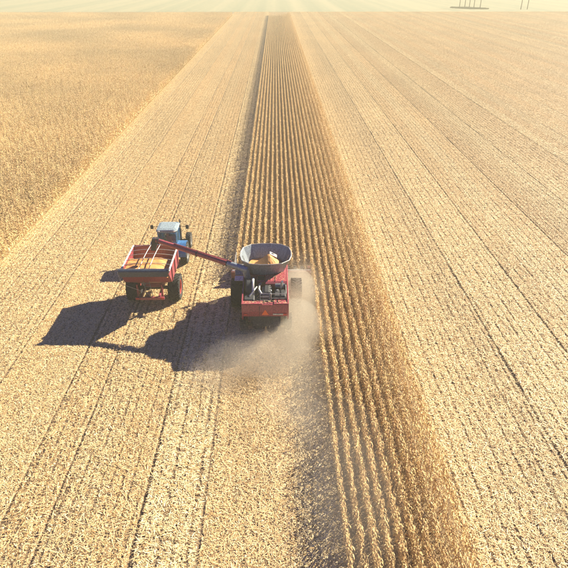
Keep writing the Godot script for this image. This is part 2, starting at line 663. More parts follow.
# ------------------------------------------------------------------ wheels
func wheel(parent: Node, called: String, at: Vector3, r: float, w: float, rim_mat: Material, lugs := 22, out := 1.0) -> void:
	var o := Node3D.new()
	o.name = called
	parent.add_child(o, true)
	o.position = at
	var t := geo()
	var ri := r * 0.56
	t.lathe(Vector3.ZERO, Vector3.RIGHT, [[ri, -w * 0.42], [r * 0.72, -w * 0.5], [r * 0.9, -w * 0.48], [r * 0.955, -w * 0.36], [r * 0.965, 0], [r * 0.955, w * 0.36], [r * 0.9, w * 0.48], [r * 0.72, w * 0.5], [ri, w * 0.42]], 36)
	for i in lugs:
		for s in [-1, 1]:
			var a: float = TAU * (i + (0.5 if s > 0 else 0.0)) / lugs
			var b: Basis = Basis(Vector3.RIGHT, a) * Basis(Vector3.UP, s * 0.7)
			t.box(Basis(Vector3.RIGHT, a) * Vector3(s * w * 0.245, r * 0.965, 0), Vector3(w * 0.56, r * 0.075, r * 0.075), 0.008, b)
	part("tyre", t, M.rubber, o)
	var g := geo()
	g.lathe(Vector3.ZERO, Vector3.RIGHT, [[ri * 1.02, -w * 0.43], [ri * 0.9, -w * 0.40], [ri * 0.86, 0.0], [ri * 0.9, w * 0.40], [ri * 1.02, w * 0.43]], 28)
	g.lathe(Vector3.ZERO, Vector3.RIGHT, [[ri * 0.9, out * w * 0.1], [ri * 0.45, out * w * 0.2], [ri * 0.30, out * w * 0.28], [0.0, out * w * 0.28]], 28)
	for i in 8:
		var a := TAU * i / 8.0
		var p := Vector3(out * w * 0.24, cos(a) * ri * 0.42, sin(a) * ri * 0.42)
		g.tube(p, p + Vector3(out * 0.035, 0, 0), 0.022, 0.022, 6)
	part("rim", g, rim_mat, o)

# ------------------------------------------------------------------ combine harvester
func octagon(cx: float, cz: float, hx: float, hz: float, y: float, cut := 0.36) -> Array:
	var kx := hx * (1.0 - cut)
	var kz := hz * (1.0 - cut)
	return [Vector3(cx - hx, y, cz - kz), Vector3(cx - kx, y, cz - hz), Vector3(cx + kx, y, cz - hz), Vector3(cx + hx, y, cz - kz), Vector3(cx + hx, y, cz + kz), Vector3(cx + kx, y, cz + hz), Vector3(cx - kx, y, cz + hz), Vector3(cx - hx, y, cz + kz)]

func bowl_ring(cx: float, cz: float, hx: float, hz: float, y: float) -> Array:
	var r := []
	for i in 16:
		var a := TAU * (i + 0.5) / 16.0
		var c := cos(a)
		var q := sin(a)
		var k := pow(pow(absf(c), 2.9) + pow(absf(q), 2.9), -1.0 / 2.9)
		r.append(Vector3(cx + c * k * hx, y, cz + q * k * hz))
	return r

func build_combine() -> void:
	var o := thing("combine_harvester", "red combine harvester with grey flared grain tank, cutting the corn strip", "harvester", Vector3(-0.75, 0, -35.0))
	# lower frame and threshing body
	part("chassis", geo().side([Vector2(-2.2, 0.85), Vector2(-1.6, 0.65), Vector2(4.2, 0.85), Vector2(4.7, 1.5), Vector2(4.7, 2.15), Vector2(-1.2, 2.15), Vector2(-2.2, 1.7)], -0.95, 0.95), M.dark, o)
	part("front_axle", geo().tube(Vector3(-1.8, 0.95, 0), Vector3(1.8, 0.95, 0), 0.17), M.dark, o)
	part("rear_axle", geo().tube(Vector3(-1.4, 0.68, 3.6), Vector3(1.4, 0.68, 3.6), 0.11), M.dark, o)
	# side shields
	for s in [-1, 1]:
		var sp := part("side_panel", geo().side([Vector2(-0.9, 1.35), Vector2(4.75, 1.75), Vector2(4.98, 2.2), Vector2(4.98, 3.02), Vector2(3.3, 3.3), Vector2(1.7, 3.46), Vector2(-0.9, 3.46)], s * 1.38, s * 1.46), M.red, o)
		part("seam_strip", geo().box(Vector3(s * 1.468, 2.45, 1.6), Vector3(0.02, 1.7, 0.05), 0.004), M.dark, sp)
		part("stripe", geo().box(Vector3(s * 1.47, 2.95, 2.4), Vector3(0.014, 0.10, 4.0), 0.003), M.white, sp)
		part("vent_panel", geo().box(Vector3(s * 1.472, 2.35, 3.6), Vector3(0.02, 0.55, 0.9), 0.01), M.dark, sp)
	part("inner_body", geo().box(Vector3(0, 2.35, 1.4), Vector3(2.74, 0.5, 6.6), 0.02), M.dark, o)
	# rear hood
	var rear := part("rear_panel", geo().side([Vector2(4.72, 2.98), Vector2(4.62, 2.74), Vector2(4.74, 2.14), Vector2(4.96, 2.10), Vector2(5.06, 2.5), Vector2(5.0, 2.96)], -1.44, 1.44), M.red, o)
	part("rear_ledge", geo().box(Vector3(-0.8, 2.99, 4.78), Vector3(1.26, 0.06, 0.42), 0.02), M.red, rear)
	part("rear_ledge", geo().box(Vector3(0.98, 2.99, 4.72), Vector3(0.90, 0.06, 0.54), 0.02), M.red, rear)
	part("hood_seam", geo().box(Vector3(-0.35, 2.53, 5.052), Vector3(0.025, 0.74, 0.03), 0.004), M.dark, rear)
	var e := geo()
	e.loft([[Vector3(-0.22, 2.28, 5.07), Vector3(0.22, 2.28, 5.07), Vector3(0.0, 2.64, 5.06)], [Vector3(-0.22, 2.28, 5.085), Vector3(0.22, 2.28, 5.085), Vector3(0.0, 2.64, 5.075)]])
	part("warning_triangle", e, M.orange, rear)
	for s in [-1, 1]:
		part("tail_light", geo().box(Vector3(s * 1.22, 2.3, 5.06), Vector3(0.22, 0.12, 0.04), 0.015), M.tail, rear)
	part("grille", geo().box(Vector3(0.85, 2.3, 5.055), Vector3(0.75, 0.1, 0.03), 0.008), M.bare, rear)
	# engine deck, open from above
	part("engine_deck", geo().box(Vector3(0, 2.64, 3.4), Vector3(2.7, 0.06, 2.7), 0.01), M.steel, o)
	var hood := part("engine_hood", geo().side([Vector2(1.75, 2.7), Vector2(3.0, 2.7), Vector2(3.05, 3.36), Vector2(2.9, 3.46), Vector2(1.75, 3.52)], 0.0, 1.36), M.red, o)
	part("hood_seam", geo().box(Vector3(0.62, 3.5, 2.33), Vector3(0.025, 0.03, 1.16), 0.004, Basis(Vector3.RIGHT, 0.045)), M.dark, hood)
	var mid := part("cooling_box", geo().box(Vector3(-0.3, 3.0, 2.2), Vector3(0.58, 0.72, 0.9), 0.04), M.red, o)
	part("grille", geo().box(Vector3(-0.3, 3.37, 2.2), Vector3(0.44, 0.03, 0.7), 0.008), M.dark, mid)
	var eng := part("engine", geo().box(Vector3(0.1, 2.95, 3.6), Vector3(0.62, 0.52, 1.05), 0.05), M.steel, o)
	part("valve_cover", geo().box(Vector3(0.1, 3.26, 3.6), Vector3(0.34, 0.14, 0.95), 0.05), M.dark, eng)
	for i in 4:
		part("injector", geo().tube(Vector3(0.3, 3.18, 3.25 + 0.24 * i), Vector3(0.3, 3.34, 3.25 + 0.24 * i), 0.035), M.bare, eng)
	part("intake_pipe", geo().pipe([Vector3(-0.22, 3.1, 4.0), Vector3(-0.4, 3.28, 3.7), Vector3(-0.4, 3.3, 3.1), Vector3(-0.3, 3.2, 2.7)], 0.075), M.bare, eng)
	var bat := part("fuel_tank", geo().box(Vector3(0.92, 2.92, 3.85), Vector3(0.78, 0.5, 0.95), 0.08), M.dark, o)
	part("cap", geo().tube(Vector3(0.75, 3.16, 3.6), Vector3(0.75, 3.24, 3.6), 0.09), M.bare, bat)
	part("air_cleaner", geo().tube(Vector3(0.62, 3.28, 3.18), Vector3(1.24, 3.28, 3.18), 0.17, 0.17, 16), M.steel, o)
	part("exhaust", geo().pipe([Vector3(1.0, 3.2, 3.35), Vector3(1.05, 3.62, 3.3), Vector3(1.08, 3.72, 3.42)], 0.075, 12), M.bare, o)
	# rotary screen on the side of the deck
	var scr := part("rotary_screen", geo().lathe(Vector3(-0.98, 3.04, 3.15), Vector3.RIGHT, [[0.0, -0.3], [0.28, -0.3], [0.62, -0.26], [0.66, -0.2], [0.66, 0.16]], 30), M.dark, o)
	part("screen_rim", geo().lathe(Vector3(-0.98, 3.04, 3.15), Vector3.RIGHT, [[0.62, 0.14], [0.72, 0.14], [0.74, 0.20], [0.72, 0.28], [0.60, 0.28]], 30), M.white, scr)
	for i in 6:
		var a := PI * i / 6.0
		part("screen_rib", geo().box(Vector3(-1.27, 3.04, 3.15), Vector3(0.03, 1.2, 0.035), 0.005, Basis(Vector3.RIGHT, a)), M.steel, scr)
	part("screen_housing", geo().box(Vector3(-1.0, 2.88, 4.25), Vector3(0.66, 0.42, 0.7), 0.05), M.dark, o)
	part("hose", geo().pipe([Vector3(-1.0, 3.1, 4.2), Vector3(-0.72, 3.35, 3.9), Vector3(-0.55, 3.3, 3.3), Vector3(-0.5, 3.0, 2.9)], 0.055), M.bare, o)
	# guard rails round the deck, and the rear ladder
	var rail := part("guard_rail", geo().pipe([Vector3(0.36, 2.7, 4.45), Vector3(0.36, 3.42, 4.45), Vector3(1.3, 3.42, 4.45), Vector3(1.3, 2.7, 4.45)], 0.022).pipe([Vector3(0.36, 3.1, 4.45), Vector3(1.3, 3.1, 4.45)], 0.02).pipe([Vector3(1.3, 3.42, 4.45), Vector3(1.3, 3.42, 3.3)], 0.022), M.bare, o)
	rail.name = "guard_rail"
	var lad := part("ladder", geo().pipe([Vector3(-0.32, 2.62, 4.55), Vector3(-0.32, 3.45, 4.3)], 0.022).pipe([Vector3(0.26, 2.62, 4.55), Vector3(0.26, 3.45, 4.3)], 0.022), M.steel, o)
	for i in 4:
		part("rung", geo().tube(Vector3(-0.32, 2.75 + 0.21 * i, 4.51 - 0.063 * i), Vector3(0.26, 2.75 + 0.21 * i, 4.51 - 0.063 * i), 0.02), M.bare, lad)
	# straw chopper under the hood
	var ch := part("straw_chopper", geo().side([Vector2(3.9, 2.1), Vector2(3.9, 1.3), Vector2(4.5, 1.15), Vector2(4.85, 1.3), Vector2(4.7, 2.1)], -0.8, 0.8), M.dark, o)
	part("spreader", geo().lathe(Vector3(-0.42, 1.0, 4.75), Vector3.UP, [[0.0, 0.0], [0.36, 0.0], [0.36, 0.14], [0.0, 0.18]], 18), M.dark, ch)
	part("spreader", geo().lathe(Vector3(0.42, 1.0, 4.75), Vector3.UP, [[0.0, 0.0], [0.36, 0.0], [0.36, 0.14], [0.0, 0.18]], 18), M.dark, ch)
	# grain tank: body, then flared extension panels round an open top
	part("grain_tank", geo().loft([octagon(0, 0.75, 1.28, 1.2, 2.62, 0.2), octagon(0, 0.75, 1.36, 1.28, 3.44, 0.25)]), M.red, o)
	var lo := bowl_ring(0, 0.8, 1.30, 1.22, 3.46)
	var hi := bowl_ring(0, 0.8, 1.70, 1.62, 4.40)
	var ext := Node3D.new()
	ext.name = "tank_extension"
	o.add_child(ext, true)
	for i in 16:
		var k := (i + 1) % 16
		var c := Vector3(0, 3.95, 0.8)
		var shrink := func(p: Vector3) -> Vector3: return c + (p - c) * Vector3(0.975, 1.0, 0.975)
		var g := geo()
		g.loft([[lo[i], lo[k], shrink.call(lo[k]), shrink.call(lo[i])], [hi[i], hi[k], shrink.call(hi[k]), shrink.call(hi[i])]])
		part("panel", g, M.tank, ext)
	for i in 16:
		var k := (i + 1) % 16
		part("rim_rail", geo().tube(hi[i] + Vector3(0, 0.01, 0), hi[k] + Vector3(0, 0.01, 0), 0.035, 0.035, 8), M.bare, ext)
	for s in [-1, 1]:
		part("hinge_strut", geo().tube(Vector3(s * 1.25, 3.55, 0.8), Vector3(s * 1.56, 4.3, 0.8), 0.025), M.bare, ext)
	part("tank_floor", geo().loft([bowl_ring(0, 0.8, 1.27, 1.19, 3.45), bowl_ring(0, 0.8, 1.27, 1.19, 3.50)]), M.tank, o)
	part("loading_auger", geo().tube(Vector3(0.25, 3.5, 1.1), Vector3(0.45, 4.25, 0.45), 0.14, 0.14, 12), M.bare, o)
	part("auger_hood", geo().box(Vector3(0.5, 4.22, 0.55), Vector3(0.55, 0.05, 0.42), 0.01, Basis(Vector3.FORWARD, 0.5)), M.bare, o)
	# unloading auger swung out over the cart
	var base := Vector3(-1.3, 3.95, 2.15)
	var tip := Vector3(-7.55, 4.85, -0.55)
	var d := (tip - base).normalized()
	var au := part("unloading_auger", geo().tube(base + d * 1.3, tip, 0.175, 0.16, 18), M.red, o)
	part("auger_elbow", geo().tube(Vector3(-1.15, 3.0, 2.05), base, 0.22, 0.22, 16).tube(base - d * 0.18, base + d * 1.34, 0.215, 0.20, 16), M.tank, au)
	part("support_rib", geo().tube(base + d * 1.0 + Vector3(0, 0.24, 0), tip - d * 1.5 + Vector3(0, 0.2, 0), 0.035, 0.03, 8), M.red, au)
	for t in [1.34, 3.6, 6.6]:
		part("flange", geo().tube(base + d * (t - 0.03), base + d * (t + 0.03), 0.215, 0.215, 18), M.dark, au)
	part("spout", geo().loft([[tip + Vector3(0.2, 0.15, -0.17), tip + Vector3(-0.2, 0.15, -0.17), tip + Vector3(-0.2, 0.15, 0.17), tip + Vector3(0.2, 0.15, 0.17)], [tip + Vector3(0.12, -0.25, -0.2), tip + Vector3(-0.28, -0.22, -0.2), tip + Vector3(-0.28, -0.22, 0.2), tip + Vector3(0.12, -0.25, 0.2)], [tip + Vector3(-0.04, -0.75, -0.16), tip + Vector3(-0.36, -0.72, -0.16), tip + Vector3(-0.36, -0.72, 0.16), tip + Vector3(-0.04, -0.75, 0.16)]]), M.dark, au)
	# cab
	var cab := Node3D.new()
	cab.name = "cab"
	o.add_child(cab, true)
	part("cab_base", geo().box(Vector3(0, 1.75, -1.75), Vector3(1.9, 0.5, 1.7), 0.06), M.red, cab)
	part("roof", geo().loft([octagon(0, -1.7, 0.98, 0.92, 3.28, 0.12), octagon(0, -1.7, 1.0, 0.94, 3.38, 0.14), octagon(0, -1.7, 0.82, 0.78, 3.46, 0.2)]), M.red, cab)
	for s in [-1, 1]:
		for z in [-2.5, -1.0]:
			part("pillar", geo().tube(Vector3(s * 0.9, 2.0, z), Vector3(s * 0.92, 3.3, z), 0.05), M.dark, cab)
		part("side_glass", geo().box(Vector3(s * 0.91, 2.65, -1.75), Vector3(0.015, 1.25, 1.42), 0.003), M.glass, cab)
		part("mirror", geo().box(Vector3(s * 1.5, 3.1, -2.5), Vector3(0.26, 0.42, 0.06), 0.02).tube(Vector3(s * 0.95, 3.45, -2.45), Vector3(s * 1.5, 3.3, -2.5), 0.02), M.dark, cab)
		part("beacon", geo().lathe(Vector3(s * 0.7, 3.42, -1.3), Vector3.UP, [[0.07, 0.0], [0.07, 0.1], [0.05, 0.17], [0.0, 0.18]], 12), M.orange, cab)
	part("windscreen", geo().box(Vector3(0, 2.65, -2.52), Vector3(1.75, 1.25, 0.015), 0.003), M.glass, cab)
	part("seat", geo().box(Vector3(0, 2.25, -1.5), Vector3(0.55, 0.16, 0.55), 0.05).box(Vector3(0, 2.65, -1.24), Vector3(0.52, 0.75, 0.14), 0.05), M.seat, cab)
	part("rear_wall", geo().box(Vector3(0, 2.63, -0.97), Vector3(1.75, 1.28, 0.05), 0.01), M.dark, cab)
	# operator's platform and ladder beside the cab
	var pf := part("platform", geo().box(Vector3(-1.75, 2.12, -1.35), Vector3(0.95, 0.06, 1.7), 0.015), M.steel, o)
	part("hand_rail", geo().pipe([Vector3(-2.2, 2.1, -0.55), Vector3(-2.2, 3.1, -0.55), Vector3(-2.2, 3.1, -2.15), Vector3(-2.2, 2.1, -2.15)], 0.024).pipe([Vector3(-2.2, 2.65, -0.55), Vector3(-2.2, 2.65, -2.15)], 0.02), M.bare, pf)
	part("rear_step", geo().box(Vector3(-1.8, 2.18, 0.1), Vector3(0.8, 0.05, 0.7), 0.012), M.white, pf)
	# feeder house and twelve-row corn head
	part("feeder_house", geo().side([Vector2(-1.4, 1.9), Vector2(-1.4, 1.0), Vector2(-3.3, 0.45), Vector2(-3.3, 1.25)], -0.7, 0.7), M.red, o)
	var hd := Node3D.new()
	hd.position.x = 0.32
	hd.name = "corn_header"
	o.add_child(hd, true)
	part("back_sheet", geo().side([Vector2(-3.2, 0.35), Vector2(-3.1, 0.98), Vector2(-3.2, 1.05), Vector2(-3.34, 0.98), Vector2(-3.38, 0.35)], -3.05, 3.05), M.header, hd)
	part("trough", geo().side([Vector2(-3.34, 0.3), Vector2(-4.1, 0.3), Vector2(-4.1, 0.42), Vector2(-3.34, 0.44)], -3.03, 3.03), M.steel, hd)
	part("cross_auger", geo().tube(Vector3(-3.0, 0.72, -3.68), Vector3(3.0, 0.72, -3.68), 0.17, 0.17, 14), M.bare, hd)
	for i in 12:
		var x := -2.92 + ROW * i
		var g := geo()
		g.loft([[Vector3(x - 0.17, 0.35, -4.0), Vector3(x + 0.17, 0.35, -4.0), Vector3(x + 0.12, 0.85, -4.0), Vector3(x - 0.12, 0.85, -4.0)], [Vector3(x - 0.17, 0.28, -4.8), Vector3(x + 0.17, 0.28, -4.8), Vector3(x + 0.10, 0.62, -4.8), Vector3(x - 0.10, 0.62, -4.8)], [Vector3(x - 0.02, 0.12, -5.6), Vector3(x + 0.02, 0.12, -5.6), Vector3(x + 0.02, 0.18, -5.6), Vector3(x - 0.02, 0.18, -5.6)]])
		part("snout", g, M.header if i in [0, 11] else M.dark, hd)
	# chaff lying on ledges and decks
	rng.seed = 71
	var lit := geo()
	for q in [[-1.35, 1.4, 4.6, 4.95, 3.022, 130], [0.05, 1.3, 1.8, 2.9, 3.53, 60], [-1.3, 1.3, 2.1, 4.7, 2.675, 420], [-2.2, -1.3, -2.1, -0.6, 2.155, 80]]:
		for i in q[5]:
			strip_piece(lit, Vector3(rng.randf_range(q[0], q[1]), q[4], rng.randf_range(q[2], q[3])), rng.randf() * TAU, rng.randf_range(0.03, 0.13), rng.randf_range(0.012, 0.03), 0.015, 0.1, 0.006, residue_color())
	var lm := part("chaff_litter", lit, M.residue, o)
	lm.mesh = lit.mesh(true)
	lm.set_meta("kind", "stuff")
	# wheels
	for s in [-1, 1]:
		wheel(o, "front_wheel", Vector3(s * 2.1, 1.0, 0), 1.0, 0.78, M.rim_silver, 20, s)
		wheel(o, "rear_wheel", Vector3(s * 1.45, 0.70, 3.6), 0.70, 0.5, M.rim_silver, 18, s)
	# corn in the tank, heaped
	heap(Vector3(-0.75, 0, -35) + Vector3(0, 3.55, 0.8), 1.22, 1.14, 0.9, "corn_heap", "pointed heap of golden corn kernels in the harvester's tank", 8, Vector2(0.15, 0.1))

func heap(at: Vector3, hx: float, hz: float, rise: float, called: String, label: String, seed_: int, peak: Vector2, square := false, low := 0.02) -> void:
	var g := geo()
	var f := FastNoiseLite.new()
	f.seed = seed_
	f.frequency = 1.3
	var N := 30
	var h := func(i: int, j: int) -> Vector3:
		var u := 2.0 * i / N - 1.0
		var w := 2.0 * j / N - 1.0
		if not square:
			var m := maxf(absf(u), absf(w))
			var l := Vector2(u, w).length()
			if l > 0.0:
				var k := lerpf(1.0, m / l, 0.75)
				u *= k
				w *= k
		var dd := (Vector2(u, w) - peak).length()
		var y := low + rise * clampf(1.0 - dd / 0.85, 0.0, 1.0) + 0.03 * f.get_noise_2d(i * 0.5, j * 0.5)
		return Vector3(u * hx, maxf(y, low), w * hz)
	for i in N:
		for j in N:
			g.sheet(h.call(i, j), h.call(i + 1, j), h.call(i + 1, j + 1), h.call(i, j + 1))
	for i in N:
		for q in [[h.call(i, 0), h.call(i + 1, 0)], [h.call(i, N), h.call(i + 1, N)], [h.call(0, i), h.call(0, i + 1)], [h.call(N, i), h.call(N, i + 1)]]:
			g.quad(q[0], q[1], Vector3(q[1].x, -0.02, q[1].z), Vector3(q[0].x, -0.02, q[0].z), Vector3.ZERO)
	var o := part(called, g, M.grain, self)
	o.position = at
	tag(o, label, "grain", "", "stuff")

# ------------------------------------------------------------------ grain cart
func build_cart() -> void:
	var at := Vector3(-8.85, 0, -36.0)
	var o := thing("grain_cart", "red grain cart with rolled dark tarp and half load of corn", "cart", at)
	var R := func(hx: float, z0: float, z1: float, y: float) -> Array: return [Vector3(-hx, y, z0), Vector3(hx, y, z0), Vector3(hx, y, z1), Vector3(-hx, y, z1)]
	# walls of the box as a hollow shell, lower ones sloping to the sump
	var zf := -1.75
	var zr := 2.5
	var top := 3.38
	var mid := 2.2
	var lowy := 1.4
	var a: Array = R.call(1.62, zf, zr, top)
	var b: Array = R.call(1.62, zf + 0.2, zr - 0.95, mid)
	var c: Array = R.call(0.55, -0.9, 0.35, lowy)
	for i in 4:
		var k := (i + 1) % 4
		var inn := func(p: Vector3) -> Vector3: return Vector3(p.x - signf(p.x) * 0.05, p.y, p.z - signf(p.z - 0.3) * 0.05)
		part("sideboard", geo().loft([[b[i], b[k], inn.call(b[k]), inn.call(b[i])], [a[i], a[k], inn.call(a[k]), inn.call(a[i])]]), M.cart_red, o)
		part("hopper_wall", geo().loft([[c[i], c[k], inn.call(c[k]), inn.call(c[i])], [b[i], b[k], inn.call(b[k]), inn.call(b[i])]]), M.cart_red, o)
	for s in [-1, 1]:
		part("top_rail", geo().box(Vector3(s * 1.62, top + 0.03, 0.37), Vector3(0.12, 0.07, 4.36), 0.02), M.white, o)
		for z in [-1.0, 0.2, 1.4]:
			part("side_stake", geo().box(Vector3(s * 1.66, (top + mid) / 2.0, z), Vector3(0.06, 1.14, 0.08), 0.012), M.cart_red, o)
	part("front_rail", geo().box(Vector3(0, top + 0.03, zf), Vector3(3.1, 0.07, 0.1), 0.02), M.cart_red, o)
	part("sump", geo().box(Vector3(0, 1.25, -0.27), Vector3(1.1, 0.34, 1.25), 0.03), M.cart_red, o)
	# tarp rolled along the rear end
	var roll := geo()
	roll.tube(Vector3(-1.66, top + 0.12, zr + 0.02), Vector3(1.66, top + 0.12, zr + 0.02), 0.15, 0.15, 18)
	var tp := part("tarp_roll", roll, M.tarp, o)
	part("tarp_flap", geo().side([Vector2(zr + 0.16, top + 0.14), Vector2(zr + 0.18, top + 0.14), Vector2(zr + 0.14, top - 0.22), Vector2(zr + 0.10, top - 0.22)], -1.6, 1.6), M.tarp, tp)
	part("roll_tube", geo().tube(Vector3(-1.75, top + 0.28, zr - 0.02), Vector3(1.75, top + 0.28, zr - 0.02), 0.03), M.bare, tp)
	part("crank", geo().pipe([Vector3(-1.72, top + 0.12, zr + 0.1), Vector3(-1.5, 2.7, zr + 0.25), Vector3(0.1, 1.4, zr - 0.6)], 0.018), M.bare, o)
	# arched bows across the opening, and two long ropes over them
	for i in 5:
		var z: float = -1.5 + 0.72 * i
		var pts := []
		for j in 11:
			var t := -1.0 + 0.2 * j
			pts.append(Vector3(1.6 * t, top + 0.04 + 0.16 * (1.0 - t * t), z))
		part("tarp_bow", geo().pipe(pts, 0.024, 6), M.bare, o)
	for x in [-0.32, 0.34]:
		part("ridge_strap", geo().pipe([Vector3(x, top + 0.10, zf), Vector3(x, top + 0.235, -0.4), Vector3(x - 0.03, top + 0.235, 0.6), Vector3(x - 0.04, top + 0.20, zr - 0.1)], 0.028, 6), M.white, o)
	# inside ladder
	var lad := part("ladder", geo().pipe([Vector3(-0.2, 1.0, zr - 0.9), Vector3(-0.2, 2.6, zr - 0.3)], 0.025).pipe([Vector3(0.2, 1.0, zr - 0.9), Vector3(0.2, 2.6, zr - 0.3)], 0.025), M.steel, o)
	for i in 5:
		part("rung", geo().tube(Vector3(-0.2, 1.1 + 0.32 * i, zr - 0.862 + 0.12 * i), Vector3(0.2, 1.1 + 0.32 * i, zr - 0.862 + 0.12 * i), 0.02), M.steel, lad)
	# frame
	var fr := part("frame", geo().box(Vector3(-0.62, 1.0, -0.1), Vector3(0.14, 0.22, 3.4), 0.02).box(Vector3(0.62, 1.0, -0.1), Vector3(0.14, 0.22, 3.4), 0.02).box(Vector3(0, 1.0, 1.75), Vector3(2.0, 0.2, 0.16), 0.02), M.cart_red, o)
	for s in [-1, 1]:
		part("leg_post", geo().box(Vector3(s * 0.85, 1.5, 1.5), Vector3(0.12, 0.95, 0.12), 0.02).box(Vector3(s * 0.85, 1.5, -1.2), Vector3(0.12, 0.95, 0.12), 0.02), M.cart_red, fr)
	part("axle", geo().box(Vector3(0, 0.9, 0.0), Vector3(2.6, 0.2, 0.2), 0.02), M.dark, o)
	part("tongue", geo().loft([[Vector3(-0.6, 0.9, -2.1), Vector3(0.6, 0.9, -2.1), Vector3(0.6, 1.08, -2.1), Vector3(-0.6, 1.08, -2.1)], [Vector3(-0.1, 0.5, -4.3), Vector3(0.1, 0.5, -4.3), Vector3(0.1, 0.64, -4.3), Vector3(-0.1, 0.64, -4.3)]]), M.cart_red, o)
	part("tail_light", geo().box(Vector3(-0.85, 1.05, 1.86), Vector3(0.2, 0.12, 0.05), 0.015), M.tail, o)
	part("tail_light", geo().box(Vector3(0.85, 1.05, 1.86), Vector3(0.2, 0.12, 0.05), 0.015), M.tail, o)
	for s in [-1, 1]:
		wheel(o, "wheel", Vector3(s * 1.48, 0.95, 0), 0.95, 0.85, M.rim_red, 22, s)
	# the corn aboard lies toward the rear
	var g := geo()
	var f := FastNoiseLite.new()
	f.seed = 4
	f.frequency = 0.9
	var N := 34
	var P := func(i: int, j: int) -> Vector3:
		var x := -1.5 + 3.0 * i / N
		var z := -1.6 + 4.0 * j / N
		var y := 2.05 + 1.22 * smoothstep(-0.9, 0.0, z + 0.18 * f.get_noise_2d(x, 3.0)) - 0.22 * smoothstep(0.6, 1.5, x) - 0.04 * x * x + 0.05 * f.get_noise_2d(x, z)
		var room := clampf(lerpf(0.55, 1.62, (minf(y, mid) - lowy) / (mid - lowy)) / 1.62, 0.0, 1.0) * 1.55
		return Vector3(clampf(x * room / 1.5, -1.54, 1.54), y, clampf(z, -1.66 + (mid - minf(y, mid)) * 1.0, 2.42))
	for i in N:
		for j in N:
			g.sheet(P.call(i, j), P.call(i + 1, j), P.call(i + 1, j + 1), P.call(i, j + 1))
	var kernels := part("corn_load", g, M.grain, self)
	kernels.position = at
	tag(kernels, "golden corn kernels filling the rear half of the grain cart", "grain", "", "stuff")

